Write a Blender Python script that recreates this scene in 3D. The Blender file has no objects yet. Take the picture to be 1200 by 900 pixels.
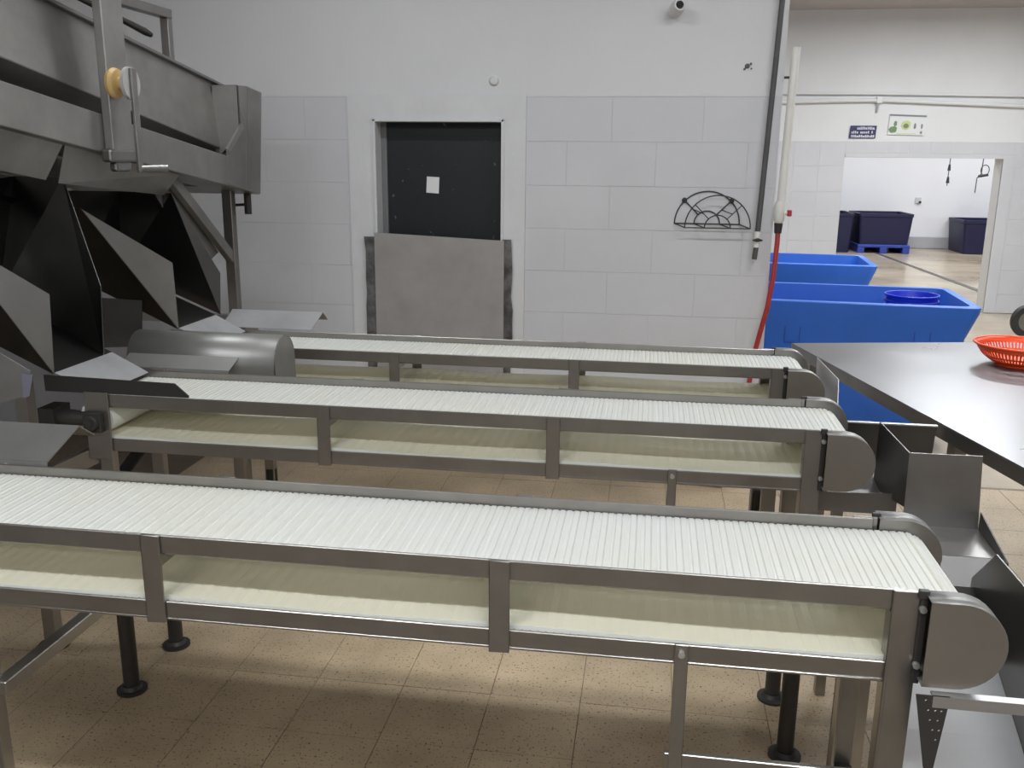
import bpy, bmesh, math, random
from mathutils import Vector, Matrix

random.seed(7)
scene = bpy.context.scene
COL = scene.collection
R = math.radians

# ------------------------------------------------------------------ camera
H = 1.65
yaw, pitch, roll = R(8.47), R(13.9), R(0.54)
fwd = Vector((-math.sin(yaw) * math.cos(pitch), math.cos(yaw) * math.cos(pitch), -math.sin(pitch)))
rt = Vector((math.cos(yaw), math.sin(yaw), 0))
up = rt.cross(fwd)
ri = rt * math.cos(roll) + up * math.sin(roll)
uu = -rt * math.sin(roll) + up * math.cos(roll)
cd = bpy.data.cameras.new('camera')
cd.sensor_width = 36.0
cd.lens = 1080 / 1200 * 36.0
cd.clip_start = 0.05
cam = bpy.data.objects.new('camera', cd)
COL.objects.link(cam)
m = Matrix((ri, uu, -fwd)).transposed().to_4x4()
m.translation = (0, 0, H)
cam.matrix_world = m
scene.camera = cam

# ------------------------------------------------------------------ world, exposure
w = bpy.data.worlds.new('world')
scene.world = w
w.use_nodes = True
w.node_tree.nodes['Background'].inputs[0].default_value = (0.75, 0.8, 0.9, 1)
w.node_tree.nodes['Background'].inputs[1].default_value = 0.05
vs = scene.view_settings
vs.view_transform = 'Standard'
vs.look = 'None'
vs.gamma = 1.0
vs.use_curve_mapping = False
vs.exposure = 0.44

# ceiling lamps (x, y, watts): unseen fluorescent battens; the pair farthest behind the viewer is added fill
CEIL = 3.19
LAMPS = [(-1.4, -0.1, 34), (0.7, -0.1, 40), (2.8, -0.1, 30), (-1.4, -2.4, 26), (1.0, -2.4, 28), (-1.3, 3.2, 12), (0.9, 3.2, 14), (3.9, 2.6, 14),
         (2.2, 5.6, 28), (2.2, 7.2, 34), (4.4, 6.6, 32), (3.0, 8.9, 38), (0.4, 8.2, 26)]
FAR_LAMPS = [(3.2, 12.6, 40), (5.2, 14.2, 46), (3.6, 16.4, 46), (6.4, 16.8, 46)]


# ------------------------------------------------------------------ materials
def mat(name, col, rough=0.5, metal=0.0, var=0.0, vscale=4.0, bump=0.0, bscale=60.0, col2=None,
        speck=None, spec=0.5, stretch=None, rvar=0.0, emit=None):
    mt = bpy.data.materials.new(name)
    mt.use_nodes = True
    nt = mt.node_tree
    N, L = nt.nodes, nt.links
    b = N['Principled BSDF']
    b.inputs['Roughness'].default_value = rough
    b.inputs['Metallic'].default_value = metal
    b.inputs['Specular IOR Level'].default_value = spec
    c4 = (*col, 1)
    b.inputs['Base Color'].default_value = c4
    geo = N.new('ShaderNodeNewGeometry')
    pos = geo.outputs['Position']
    if stretch:
        vm = N.new('ShaderNodeVectorMath'); vm.operation = 'MULTIPLY'
        vm.inputs[1].default_value = stretch
        L.new(pos, vm.inputs[0]); pos = vm.outputs[0]
    last = None
    if var > 0 or col2:
        n = N.new('ShaderNodeTexNoise')
        n.inputs['Scale'].default_value = vscale
        n.inputs['Detail'].default_value = 5
        n.inputs['Roughness'].default_value = 0.6
        L.new(pos, n.inputs['Vector'])
        ramp = N.new('ShaderNodeValToRGB')
        ramp.color_ramp.elements[0].position = 0.35
        ramp.color_ramp.elements[1].position = 0.68
        L.new(n.outputs['Fac'], ramp.inputs[0])
        c2 = col2 if col2 else tuple(max(0, x * (1 - var)) for x in col)
        ramp.color_ramp.elements[0].color = (*c2, 1)
        ramp.color_ramp.elements[1].color = c4
        last = ramp.outputs[0]
        if rvar:
            mr = N.new('ShaderNodeMapRange')
            mr.inputs['To Min'].default_value = max(0.02, rough - rvar)
            mr.inputs['To Max'].default_value = rough + rvar
            L.new(n.outputs['Fac'], mr.inputs['Value'])
            L.new(mr.outputs[0], b.inputs['Roughness'])
    if speck:
        scol, sscale, thr = speck
        n2 = N.new('ShaderNodeTexNoise')
        n2.inputs['Scale'].default_value = sscale
        n2.inputs['Detail'].default_value = 2
        L.new(geo.outputs['Position'], n2.inputs['Vector'])
        r2 = N.new('ShaderNodeValToRGB')
        r2.color_ramp.elements[0].position = thr
        r2.color_ramp.elements[1].position = thr + 0.05
        L.new(n2.outputs['Fac'], r2.inputs[0])
        mx = N.new('ShaderNodeMix'); mx.data_type = 'RGBA'
        mx.inputs[7].default_value = (*scol, 1)
        if last:
            L.new(last, mx.inputs[6])
        else:
            mx.inputs[6].default_value = c4
        L.new(r2.outputs[0], mx.inputs[0])
        last = mx.outputs[2]
    if last:
        L.new(last, b.inputs['Base Color'])
    if bump > 0:
        n3 = N.new('ShaderNodeTexNoise')
        n3.inputs['Scale'].default_value = bscale
        n3.inputs['Detail'].default_value = 4
        L.new(pos, n3.inputs['Vector'])
        bp = N.new('ShaderNodeBump')
        bp.inputs['Strength'].default_value = bump
        bp.inputs['Distance'].default_value = 0.01
        L.new(n3.outputs['Fac'], bp.inputs['Height'])
        L.new(bp.outputs[0], b.inputs['Normal'])
    if emit:
        b.inputs['Emission Color'].default_value = (*emit[0], 1)
        b.inputs['Emission Strength'].default_value = emit[1]
    return mt


M = {}
M['wall_white'] = mat('white_wall_paint', (0.70, 0.70, 0.71), 0.6, var=0.05, vscale=1.3, bump=0.12, bscale=22)
M['wall_grey'] = mat('grey_wall_paint', (0.625, 0.625, 0.645), 0.5, var=0.05, vscale=2.0, bump=0.10, bscale=40)
M['trim_white'] = mat('door_surround_paint', (0.69, 0.69, 0.70), 0.55, var=0.06, vscale=5, bump=0.25, bscale=18)
M['rear_white'] = mat('rear_wall_paint', (0.78, 0.78, 0.775), 0.6, var=0.06, vscale=1.2, bump=0.1, bscale=10)
M['rear_grey'] = mat('rear_wall_tile', (0.63, 0.63, 0.65), 0.45, var=0.06, vscale=2.0)
M['far_white'] = mat('far_room_paint', (0.82, 0.82, 0.86), 0.6)
M['far_grey'] = mat('far_room_skirting', (0.42, 0.42, 0.45), 0.6)
M['ceiling'] = mat('ceiling_paint', (0.52, 0.48, 0.46), 0.7, var=0.1, vscale=1.5)
M['grout'] = mat('floor_grout', (0.20, 0.15, 0.10), 0.55, var=0.4, vscale=3, bump=0.1)
M['tile'] = mat('terrazzo_tile', (0.59, 0.46, 0.305), 0.45, vscale=1.9, col2=(0.385, 0.295, 0.185), speck=((0.09, 0.058, 0.032), 130, 0.62), bump=0.05, bscale=120, rvar=0.1)
M['wet_floor'] = mat('wet_hall_floor', (0.56, 0.48, 0.37), 0.2, vscale=0.7, col2=(0.37, 0.30, 0.215), rvar=0.14, bump=0.06, bscale=5)
M['steel'] = mat('brushed_steel', (0.30, 0.29, 0.28), 0.36, metal=0.92, var=0.16, vscale=6, bump=0.02, bscale=150)
M['steel_frame'] = mat('frame_steel', (0.34, 0.325, 0.305), 0.34, metal=0.95, var=0.15, vscale=9, bump=0.02, bscale=150)
M['steel_light'] = mat('bright_steel', (0.46, 0.46, 0.46), 0.36, metal=0.85, var=0.12, vscale=5)
M['steel_dull'] = mat('dull_grader_steel', (0.33, 0.32, 0.305), 0.45, metal=0.72, var=0.25, vscale=5, bump=0.03, bscale=90)
M['steel_chute'] = mat('shaded_sheet', (0.15, 0.147, 0.142), 0.32, metal=1.0, var=0.15, vscale=6)  # steel darkened to stand for the shade in and around the chutes
M['table_steel'] = mat('table_steel', (0.21, 0.21, 0.22), 0.30, metal=0.88, var=0.16, vscale=3, rvar=0.06)
M['steel_dark'] = mat('dark_bracket', (0.035, 0.031, 0.028), 0.5, metal=0.1, var=0.2, vscale=12)
M['matte_sheet'] = mat('matte_sheet', (0.31, 0.305, 0.295), 0.42, metal=0.65, var=0.15, vscale=7)
M['pale_sheet'] = mat('pale_sheet', (0.50, 0.50, 0.51), 0.42, metal=0.5, var=0.2, vscale=6)
M['blue_line'] = mat('blue_moulding', (0.014, 0.075, 0.36), 0.5)
M['cover_steel'] = mat('cover_steel', (0.25, 0.225, 0.195), 0.42, metal=0.75, var=0.12, vscale=6)
M['glare_sheet'] = mat('glare_sheet', (0.72, 0.72, 0.73), 0.3, metal=0.55, var=0.1, vscale=5)  # pale base colour stands for lamps reflected in the slide panels
M['black'] = mat('black_plastic', (0.018, 0.018, 0.018), 0.45)
M['rubber'] = mat('black_rubber_guard', (0.022, 0.021, 0.02), 0.5)
M['bolt'] = mat('zinc_bolt', (0.55, 0.55, 0.53), 0.35, metal=0.8)
M['belt'] = mat('white_belt_plastic', (0.81, 0.825, 0.84), 0.5, vscale=1.8, col2=(0.80, 0.795, 0.735))
M['belt_in'] = mat('cream_belt_underside', (0.91, 0.885, 0.745), 0.5, var=0.05, vscale=4, bump=0.15, bscale=170)  # creamier than the outer belt face
for k_, f_ in (('belt', 0.36), ('belt_in', 0.40)):
    nt_ = M[k_].node_tree
    pb_ = nt_.nodes['Principled BSDF']
    tl_ = nt_.nodes.new('ShaderNodeBsdfTranslucent')
    tl_.inputs[0].default_value = (0.89, 0.90, 0.91, 1) if k_ == 'belt' else (0.96, 0.93, 0.80, 1)
    mx_ = nt_.nodes.new('ShaderNodeMixShader')
    mx_.inputs[0].default_value = f_
    nt_.links.new(pb_.outputs[0], mx_.inputs[1])
    nt_.links.new(tl_.outputs[0], mx_.inputs[2])
    nt_.links.new(mx_.outputs[0], nt_.nodes['Material Output'].inputs[0])
M['roller'] = mat('roller_plastic', (0.80, 0.80, 0.76), 0.5)
M['blue'] = mat('blue_tub_plastic', (0.030, 0.150, 0.62), 0.45, var=0.12, vscale=3)
M['blue_dark'] = mat('blue_shade_and_plug', (0.008, 0.02, 0.12), 0.6)  # dark blue for the painted shade of the grips and for the plugs
M['blue_basin'] = mat('royal_blue_basin', (0.012, 0.035, 0.55), 0.35)
M['navy'] = mat('navy_tub_plastic', (0.008, 0.009, 0.05), 0.5)
M['pallet'] = mat('blue_pallet', (0.03, 0.06, 0.36), 0.5)
M['orange'] = mat('orange_plastic', (0.90, 0.085, 0.012), 0.35)
M['red'] = mat('red_hose', (0.42, 0.035, 0.03), 0.4, var=0.2, vscale=20)
M['red_handle'] = mat('red_valve_handle', (0.38, 0.02, 0.04), 0.4)
M['pvc'] = mat('white_pvc_pipe', (0.76, 0.75, 0.70), 0.4, var=0.05, vscale=8)
M['grey_rod'] = mat('grey_pipe', (0.09, 0.09, 0.09), 0.5, var=0.2, vscale=10)
M['wire'] = mat('grey_wire', (0.05, 0.05, 0.05), 0.5, metal=0.3)
M['door_dark'] = mat('black_green_door', (0.005, 0.0085, 0.0095), 0.5, speck=((0.10, 0.10, 0.10), 24, 0.69))
M['reveal'] = mat('door_reveal', (0.16, 0.165, 0.165), 0.6)
M['paper'] = mat('white_paper', (0.80, 0.80, 0.80), 0.8)
M['board'] = mat('galvanised_board', (0.37, 0.355, 0.345), 0.6, metal=0.1, vscale=5, col2=(0.31, 0.295, 0.285), bump=0.12, bscale=200)
M['board_edge'] = mat('stained_board_edge', (0.19, 0.18, 0.175), 0.7, vscale=14, col2=(0.05, 0.045, 0.045))
M['yellow'] = mat('aged_nylon_wheel', (0.66, 0.45, 0.18), 0.5, var=0.15, vscale=20)
M['nylon'] = mat('grey_nylon_flange', (0.42, 0.42, 0.41), 0.45)
M['bluegrey'] = mat('film_protected_sheet', (0.22, 0.22, 0.28), 0.4, metal=0.3)
M['lamp_body'] = mat('lamp_body', (0.8, 0.8, 0.8), 0.5)
M['lamp_tube'] = mat('lamp_tube', (0.9, 0.9, 0.9), 0.5, emit=((0.96, 0.98, 1.0), 6.0))
M['navy_sign'] = mat('navy_sign', (0.03, 0.03, 0.10), 0.5)
M['sign_text'] = mat('sign_white', (0.62, 0.62, 0.68), 0.5)
M['poster'] = mat('poster_white', (0.74, 0.75, 0.74), 0.5)
M['poster_green'] = mat('poster_green', (0.17, 0.27, 0.13), 0.6)
M['poster_yellow'] = mat('poster_yellow', (0.58, 0.62, 0.28), 0.6)
M['poster_grey'] = mat('poster_grey', (0.22, 0.23, 0.25), 0.6)
M['cctv'] = mat('camera_white', (0.70, 0.70, 0.68), 0.4)
M['hole'] = mat('chipped_plaster', (0.12, 0.11, 0.105), 0.8)


# ------------------------------------------------------------------ mesh helpers
class MB:
    def __init__(self):
        self.v, self.f, self.mi = [], [], []

    def add(self, vs_, fs, mi=0):
        o = len(self.v)
        self.v += [tuple(x) for x in vs_]
        for f in fs:
            self.f.append([i + o for i in f]); self.mi.append(mi)
        return self

    def box(self, a, b, mi=0):
        x0, y0, z0 = a; x1, y1, z1 = b
        return self.add([(x0, y0, z0), (x1, y0, z0), (x1, y1, z0), (x0, y1, z0), (x0, y0, z1), (x1, y0, z1), (x1, y1, z1), (x0, y1, z1)],
                        [(0, 3, 2, 1), (4, 5, 6, 7), (0, 1, 5, 4), (1, 2, 6, 5), (2, 3, 7, 6), (3, 0, 4, 7)], mi)

    def beam(self, p, q, wdt, hgt, upv=(0, 0, 1)):
        p, q = Vector(p), Vector(q)
        d = (q - p).normalized()
        s = d.cross(Vector(upv))
        if s.length < 1e-4:
            s = d.cross(Vector((1, 0, 0)))
        s.normalize(); u = s.cross(d)
        s *= wdt / 2; u *= hgt / 2
        vs_ = [p - s - u, p + s - u, p + s + u, p - s + u, q - s - u, q + s - u, q + s + u, q - s + u]
        return self.add(vs_, [(0, 1, 2, 3), (7, 6, 5, 4), (0, 4, 5, 1), (1, 5, 6, 2), (2, 6, 7, 3), (3, 7, 4, 0)])

    def plate(self, pts, t=0.003, direction=None):
        pts = [Vector(p) for p in pts]
        n = Vector((0, 0, 0))
        for i in range(len(pts)):
            n += (pts[i] - pts[0]).cross(pts[(i + 1) % len(pts)] - pts[0])
        n = Vector(direction).normalized() if direction else n.normalized()
        k = len(pts)
        vs_ = [p + n * t / 2 for p in pts] + [p - n * t / 2 for p in pts]
        fs = [tuple(range(k)), tuple(range(2 * k - 1, k - 1, -1))]
        fs += [(i, i + k, (i + 1) % k + k, (i + 1) % k) for i in range(k)]
        return self.add(vs_, fs)

    def tube(self, pts, r, seg=12, cap=True, closed=False):
        pts = [Vector(p) for p in pts]
        n = len(pts); rings = []; prev = None
        for i, p in enumerate(pts):
            if closed:
                d = pts[(i + 1) % n] - pts[i - 1]
            else:
                d = pts[min(i + 1, n - 1)] - pts[max(i - 1, 0)]
            d.normalize()
            if prev is None:
                a = d.cross(Vector((0, 0, 1)))
                if a.length < 0.05:
                    a = d.cross(Vector((1, 0, 0)))
            else:
                a = prev - d * prev.dot(d)
            a.normalize(); prev = a
            b = d.cross(a)
            rr = r[i] if isinstance(r, (list, tuple)) else r
            rings.append([p + (a * math.cos(2 * math.pi * j / seg) + b * math.sin(2 * math.pi * j / seg)) * rr for j in range(seg)])
        o = []
        for g in rings: o += g
        fs = []
        for i in range(n if closed else n - 1):
            for j in range(seg):
                a0 = i * seg; b0 = ((i + 1) % n) * seg
                fs.append((a0 + j, a0 + (j + 1) % seg, b0 + (j + 1) % seg, b0 + j))
        if cap and not closed:
            fs.append(tuple(range(seg - 1, -1, -1)))
            fs.append(tuple((n - 1) * seg + j for j in range(seg)))
        return self.add(o, fs)

    def lathe(self, c, prof, seg=32, axis='z', cap0=False, cap1=False):
        vs_, fs = [], []
        for (r, h) in prof:
            for j in range(seg):
                a = 2 * math.pi * j / seg
                x, y = r * math.cos(a), r * math.sin(a)
                q = {'z': (x, y, h), 'y': (x, h, y), 'x': (h, x, y)}[axis]
                vs_.append((c[0] + q[0], c[1] + q[1], c[2] + q[2]))
        for i in range(len(prof) - 1):
            for j in range(seg):
                fs.append((i * seg + j, i * seg + (j + 1) % seg, (i + 1) * seg + (j + 1) % seg, (i + 1) * seg + j))
        if cap0: fs.append(tuple(range(seg - 1, -1, -1)))
        if cap1: fs.append(tuple((len(prof) - 1) * seg + j for j in range(seg)))
        return self.add(vs_, fs)

    def mesh(self, name, mats, smooth=None, merge=True):
        me = bpy.data.meshes.new(name)
        me.from_pydata(self.v, [], self.f)
        for k in (mats if isinstance(mats, (list, tuple)) else [mats]):
            me.materials.append(M[k])
        for p, i in zip(me.polygons, self.mi):
            p.material_index = i
        bm = bmesh.new(); bm.from_mesh(me)
        if merge: bmesh.ops.remove_doubles(bm, verts=bm.verts, dist=2e-6)
        bmesh.ops.recalc_face_normals(bm, faces=bm.faces)
        bm.to_mesh(me); bm.free()
        if smooth is not None:
            me.polygons.foreach_set('use_smooth', [True] * len(me.polygons))
            me.set_sharp_from_angle(angle=R(smooth))
        me.update()
        return me


def adopt(o, parent):
    if parent is not None:
        o.parent = parent
        if parent.type == 'EMPTY':
            o.matrix_parent_inverse = Matrix.Translation(-Vector(parent.location))


def obj(name, mb, mats, parent=None, smooth=None, bevel=0.0, seg=2):
    me = mb.mesh(name, mats, smooth) if isinstance(mb, MB) else mb
    o = bpy.data.objects.new(name, me)
    COL.objects.link(o)
    adopt(o, parent)
    if bevel:
        md = o.modifiers.new('bevel', 'BEVEL')
        md.width = bevel; md.segments = seg; md.limit_method = 'ANGLE'; md.angle_limit = R(50)
    return o


def tag(o, label, cat=None, group=None, kind=None):
    o['label'] = label
    if cat: o['category'] = cat
    if group: o['group'] = group
    if kind: o['kind'] = kind
    return o


def thing(name, loc, label, cat, group=None):
    o = bpy.data.objects.new(name, None)
    o.empty_display_size = 0.1
    COL.objects.link(o)
    o.location = loc
    return tag(o, label, cat, group)


def bx(a, b): return MB().box(a, b)


def struct(name, mb, mats, label, parent=None, **k):
    o = obj(name, mb, mats, parent, **k)
    o['kind'] = 'structure'
    o['label'] = label
    return o


def arc(c, r, a0, a1, n, plane='xz'):
    out = []
    for i in range(n + 1):
        a = R(a0 + (a1 - a0) * i / n)
        u, v = r * math.cos(a), r * math.sin(a)
        out.append({'xz': (c[0] + u, c[1], c[2] + v), 'yz': (c[0], c[1] + u, c[2] + v), 'xy': (c[0] + u, c[1] + v, c[2])}[plane])
    return out


# ------------------------------------------------------------------ the hall
WY = 4.85          # partition wall face
RY = 10.85         # rear wall face
FY = 18.8          # far room wall face
XL, XR = -4.2, 7.5
KW = WY / 4.40


def wx(x): return x * KW


def wz(z): return H + (z - H) * KW


floor = struct('floor', bx((XL, -4.0, -0.2), (XR, 4.85, -0.003)).box((XL, 4.85, -0.2), (XR, RY + .25, -0.003), 1).box((-1, RY + .25, -0.2), (9.5, FY + .2, -0.003), 1),
               ['grout', 'wet_floor'], 'speckled beige tile floor running wet into the far hall')
TS = 0.283
tile_mesh = None
for i in range(17):
    for j in range(12):
        x0, y0 = -2.42 + i * TS, 1.42 + j * TS
        if y0 + TS > WY - 0.02: continue
        if tile_mesh is None:
            g = 0.0011
            mb = MB().box((g, g, -0.01), (TS - g, TS - g, 0.0))
            tile_mesh = mb.mesh('floor_tile', 'tile')
        t = obj('floor_tile', tile_mesh, 'tile', floor)
        t.location = (x0, y0, random.uniform(-0.0006, 0.0006))
struct('ceiling', bx((XL, -4.0, CEIL), (XR, RY + .02, CEIL + .15)), 'ceiling', 'dull brownish grey hall ceiling')
struct('ceiling', bx((-1, RY + .25, CEIL), (9.5, FY + .2, CEIL + .15)), 'wall_white', 'white ceiling of the bright far room')
struct('wall_left', bx((XL - .15, -4.0, 0), (XL, RY + .25, CEIL)), 'wall_white', 'white side wall behind the grading machine')
struct('wall_right', bx((XR, -4.0, 0), (XR + .15, RY, CEIL)), 'wall_white', 'white side wall past the steel table')
struct('wall_front', bx((XL, -4.15, 0), (XR, -4.0, CEIL)), 'wall_grey', 'plain grey wall behind the viewer')

# partition wall with the boarded doorway
DX0, DX1, DZ = wx(-1.335), wx(-0.703), wz(1.815)
WE = wx(0.545)
ZP = wz(1.917)
SX0, SX1, SZ = wx(-1.457), wx(-0.60), wz(1.928)
B0 = WY + 0.0022
wall = struct('wall_back', MB().box((XL, B0, 0), (DX0, WY + .18, 2.1)).box((DX1, B0, 0), (WE, WY + .18, 2.1)).box((DX0, B0, DZ), (DX1, WY + .18, 2.1)),
              'wall_grey', 'white and grey painted block wall with a boarded doorway')
obj('upper_plaster', bx((XL, WY - 0.001, ZP), (WE, WY + .18, CEIL)), 'wall_white', wall)
BH, BL = 0.2 * KW, 0.41 * KW
for r in range(9):
    z1 = ZP - r * BH
    z0 = max(0.0, z1 - BH)
    off = (r % 2) * BL / 2
    for (xa, xb, start) in ((-3.2, SX0, -3.2 - off), (SX1, WE, SX1 - 0.015 - off)):
        x = start
        while x < xb - 0.02:
            a, b = max(x, xa), min(x + BL, xb)
            if b - a > 0.03:
                g = 0.0007
                o = obj('wall_block', bx((a + g, WY + random.uniform(-.0005, .0005), z0 + g), (b - g, WY + 0.02, z1 - g)), 'wall_grey', wall, bevel=0.0009, seg=1)
            x += BL
# painted surround
sur = MB()
sur.box((SX0, WY - .007, 0), (DX0, WY + .02, SZ)).box((DX1, WY - .007, 0), (SX1, WY + .02, SZ)).box((DX0, WY - .007, DZ), (DX1, WY + .02, SZ))
o = struct('trim_1', sur, 'trim_white', 'thick white painted surround of the boarded doorway')
fr = MB()
fr.box((DX0, WY - .016, 1.2), (DX0 + .014, WY + .10, DZ)).box((DX1 - .014, WY - .016, 1.2), (DX1, WY + .10, DZ)).box((DX0, WY - .016, DZ - .014), (DX1, WY + .10, DZ))
obj('inner_frame', fr, 'trim_white', o, bevel=0.002)
d = struct('door_1', bx((DX0, WY + .105, 0), (DX1, WY + .145, DZ)), 'door_dark', 'black green speckled door leaf set back in the doorway')
obj('reveal_strip', bx((DX0 + .014, WY + .09, 0.0), (DX0 + .045, WY + .104, DZ - .014)), 'reveal', d)
tag(obj('paper_note', MB().plate([(wx(-1.102), WY + .102, wz(1.472)), (wx(-1.040), WY + .102, wz(1.468)), (wx(-1.036), WY + .102, wz(1.546)), (wx(-1.098), WY + .102, wz(1.549))], 0.002), 'paper'),
    'small white paper sheet stuck on the black door', 'paper')
hd = thing('metal_half_door', (wx(-1.02), WY - .03, 0), 'grey galvanised board closing the lower half of the doorway', 'board')
obj('board_panel', MB().plate([(wx(-1.333), WY - .034, 0.02), (wx(-0.695), WY - .034, 0.02), (wx(-0.695), WY - .034, wz(1.257)), (wx(-1.333), WY - .034, wz(1.283))], 0.012), 'board', hd)
e1 = MB(); e2 = MB()


def ragged(x0, x1, jag_left):
    pts = []
    n = 16
    for i in range(n + 1):
        z = 0.02 + (wz(1.262) - .02) * i / n
        j = random.uniform(-.006, .006)
        pts.append((x0 + (j if jag_left else 0), WY - .022, z))
    for i in range(n, -1, -1):
        z = 0.02 + (wz(1.262) - .02) * i / n
        j = random.uniform(-.006, .006)
        pts.append((x1 + (0 if jag_left else j), WY - .022, z))
    return pts


for p in (ragged(wx(-1.386), wx(-1.330), True), ragged(wx(-0.703), wx(-0.658), False)):
    n = len(p) // 2
    mb = MB()
    for i in range(n - 1):
        mb.plate([p[i], p[2 * n - 1 - i], p[2 * n - 2 - i], p[i + 1]], 0.01, (0, -1, 0))
    obj('stained_edge', mb, 'board_edge', hd)
# marks left on the wall
mk = MB().lathe((wx(0.383), WY - .004, wz(2.045)), [(0.001, -.004), (.010, -.004), (.013, .004)], 9, 'y', cap0=True)
for (dx, dz, rr) in ((.016, .01, .006), (-.012, -.014, .006), (.02, -.012, .004)):
    mk.lathe((wx(0.383) + dx, WY - .003, wz(2.045) + dz), [(0.001, -.003), (rr, -.003), (rr, .003)], 7, 'y', cap0=True)
obj('chipped_spot', mk, 'hole', wall)
obj('anchor_boss', MB().lathe((wx(-0.752), WY - .004, wz(1.985)), [(0.001, -.012), (.018, -.010), (.028, .004)], 12, 'y', cap0=True), 'trim_white', wall, smooth=40)

# rear wall with the wide opening
OX0, OX1, OZ = 2.055, 3.69, 1.67
rear = struct('wall_rear', MB().box((XL, RY + .004, 0), (OX0, RY + .25, CEIL)).box((OX1, RY + .004, 0), (XR, RY + .25, CEIL)).box((OX0, RY + .004, OZ), (OX1, RY + .25, CEIL)),
              'rear_white', 'rear hall wall with grey tiles and a wide opening')
T2 = 0.272
for r in range(7):
    z1 = 1.84 - r * T2; z0 = max(0, z1 - T2)
    for c in range(-4, 3):
        a, b = OX0 - (c + 1) * T2, OX0 - c * T2
        if c < 0: continue
        obj('wall_tile', bx((a + .002, RY, z0 + .002), (b - .002, RY + .02, z1 - .002)), 'rear_grey', rear, bevel=0.001, seg=1)
    for c in range(4):
        a = OX1 + .12 + c * T2
        obj('wall_tile', bx((a + .002, RY, z0 + .002), (a + T2 - .002, RY + .02, z1 - .002)), 'rear_grey', rear, bevel=0.001, seg=1)
for c in range(8):
    a = OX0 + c * (OX1 - OX0 + .12) / 8
    b = OX0 + (c + 1) * (OX1 - OX0 + .12) / 8
    obj('lintel_tile', bx((a + .002, RY, OZ + .045), (b - .002, RY + .02, 1.84)), 'rear_grey', rear, bevel=0.001, seg=1)
tr = MB()
tr.box((OX1, RY - .01, 0), (OX1 + .12, RY + .02, OZ)).box((OX0, RY - .01, OZ), (OX1 + .12, RY + .02, OZ + .042))
struct('trim_2', tr, 'rear_grey', 'grey surround of the wide opening in the rear wall', bevel=0.004)

# far room
struct('wall_far', bx((-1, FY, 0), (9.5, FY + .2, CEIL)), 'far_white', 'bright white end wall of the far room')
struct('baseboard_far', bx((-1, FY - .06, 0), (9.5, FY, 0.22)), 'far_grey', 'grey kerb along the foot of the far wall', bevel=0.01)
struct('wall_far_left', bx((-1.2, RY + .25, 0), (-1, FY, CEIL)), 'far_white', 'white left wall of the far room')
struct('wall_far_right', bx((9.5, RY + .25, 0), (9.7, FY, CEIL)), 'far_white', 'white right wall of the far room')
dr = thing('floor_drain', (4.1, 15.4, -.003), 'long dark drain channel across the far room floor', 'drain')
obj('channel', MB().plate([(3.97, 18.65, -.001), (4.03, 18.65, -.001), (4.36, 11.2, -.001), (4.26, 11.2, -.001)], 0.004, (0, 0, 1)), 'grey_rod', dr)
gm = MB()
for k in range(40):
    y = 11.4 + k * .18; x = 4.30 - (y - 11.2) * .0415
    gm.box((x - .04, y, .0005), (x + .04, y + .03, .004))
obj('grate_bars', gm, 'steel_frame', dr)

# ------------------------------------------------------------------ lamps
for k, (x, y, wt) in enumerate(LAMPS + FAR_LAMPS):
    far = k >= len(LAMPS)
    root = thing('ceiling_light', (x, y, CEIL), 'unseen white fluorescent batten on the ceiling of the ' + ('far room' if far else 'hall'), 'lamp',
                 'fluorescent battens of the ' + ('far room' if far else 'hall'))
    obj('body', bx((x - .62, y - .06, CEIL - .05), (x + .62, y + .06, CEIL)), 'lamp_body', root, bevel=0.006)
    for s in (-1, 1):
        obj('tube', MB().tube([(x - .59, y + s * .035, CEIL - .075), (x + .59, y + s * .035, CEIL - .075)], .014, 10), 'lamp_tube', root, smooth=40)
    ld = bpy.data.lights.new('batten_light', 'AREA')
    ld.shape = 'RECTANGLE'; ld.size = 1.2; ld.size_y = 0.16
    ld.energy = wt
    ld.color = (0.93, 0.97, 1.0)
    lo = bpy.data.objects.new('batten_light', ld)
    COL.objects.link(lo)
    lo.parent = root
    lo.location = (0, 0, -.10)

# ------------------------------------------------------------------ conveyors
ZT = 0.97
PITCH_N = 157
X0B, X1B, RB, ZC = -1.575, 0.503, 0.052, 0.892
Lst = X1B - X0B
Ltot = 2 * Lst + 2 * math.pi * RB
pt = Ltot / PITCH_N
WID = 0.315


def slat_mesh():
    p = pt
    prof = [(-.499 * p, .0026), (-.44 * p, .0050), (-.13 * p, .0056), (-.06 * p, .0036), (.06 * p, .0036), (.13 * p, .0056), (.44 * p, .0050), (.499 * p, .0026),
            (.499 * p, -.0036), (.0, -.0046), (-.499 * p, -.0036)]
    y0, y1 = 0.010, WID - 0.010
    mb = MB()
    n = len(prof)
    vs_ = [(u, y0, v) for u, v in prof] + [(u, y1, v) for u, v in prof]
    for i in range(n):
        j = (i + 1) % n
        mb.add([vs_[i], vs_[j], vs_[j + n], vs_[i + n]], [(0, 1, 2, 3)], 0 if i < 7 else 1)
    mb.add(vs_[:n], [tuple(range(n))], 0)
    mb.add(vs_[n:], [tuple(range(n - 1, -1, -1))], 0)
    me = bpy.data.meshes.new('belt_slat')
    me.from_pydata(mb.v, [], mb.f)
    me.materials.append(M['belt']); me.materials.append(M['belt_in'])
    for q, i in zip(me.polygons, mb.mi): q.material_index = i
    bm = bmesh.new(); bm.from_mesh(me)
    bmesh.ops.remove_doubles(bm, verts=bm.verts, dist=1e-6)
    bmesh.ops.recalc_face_normals(bm, faces=bm.faces)
    bm.to_mesh(me); bm.free()
    return me


SLAT = slat_mesh()


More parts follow.
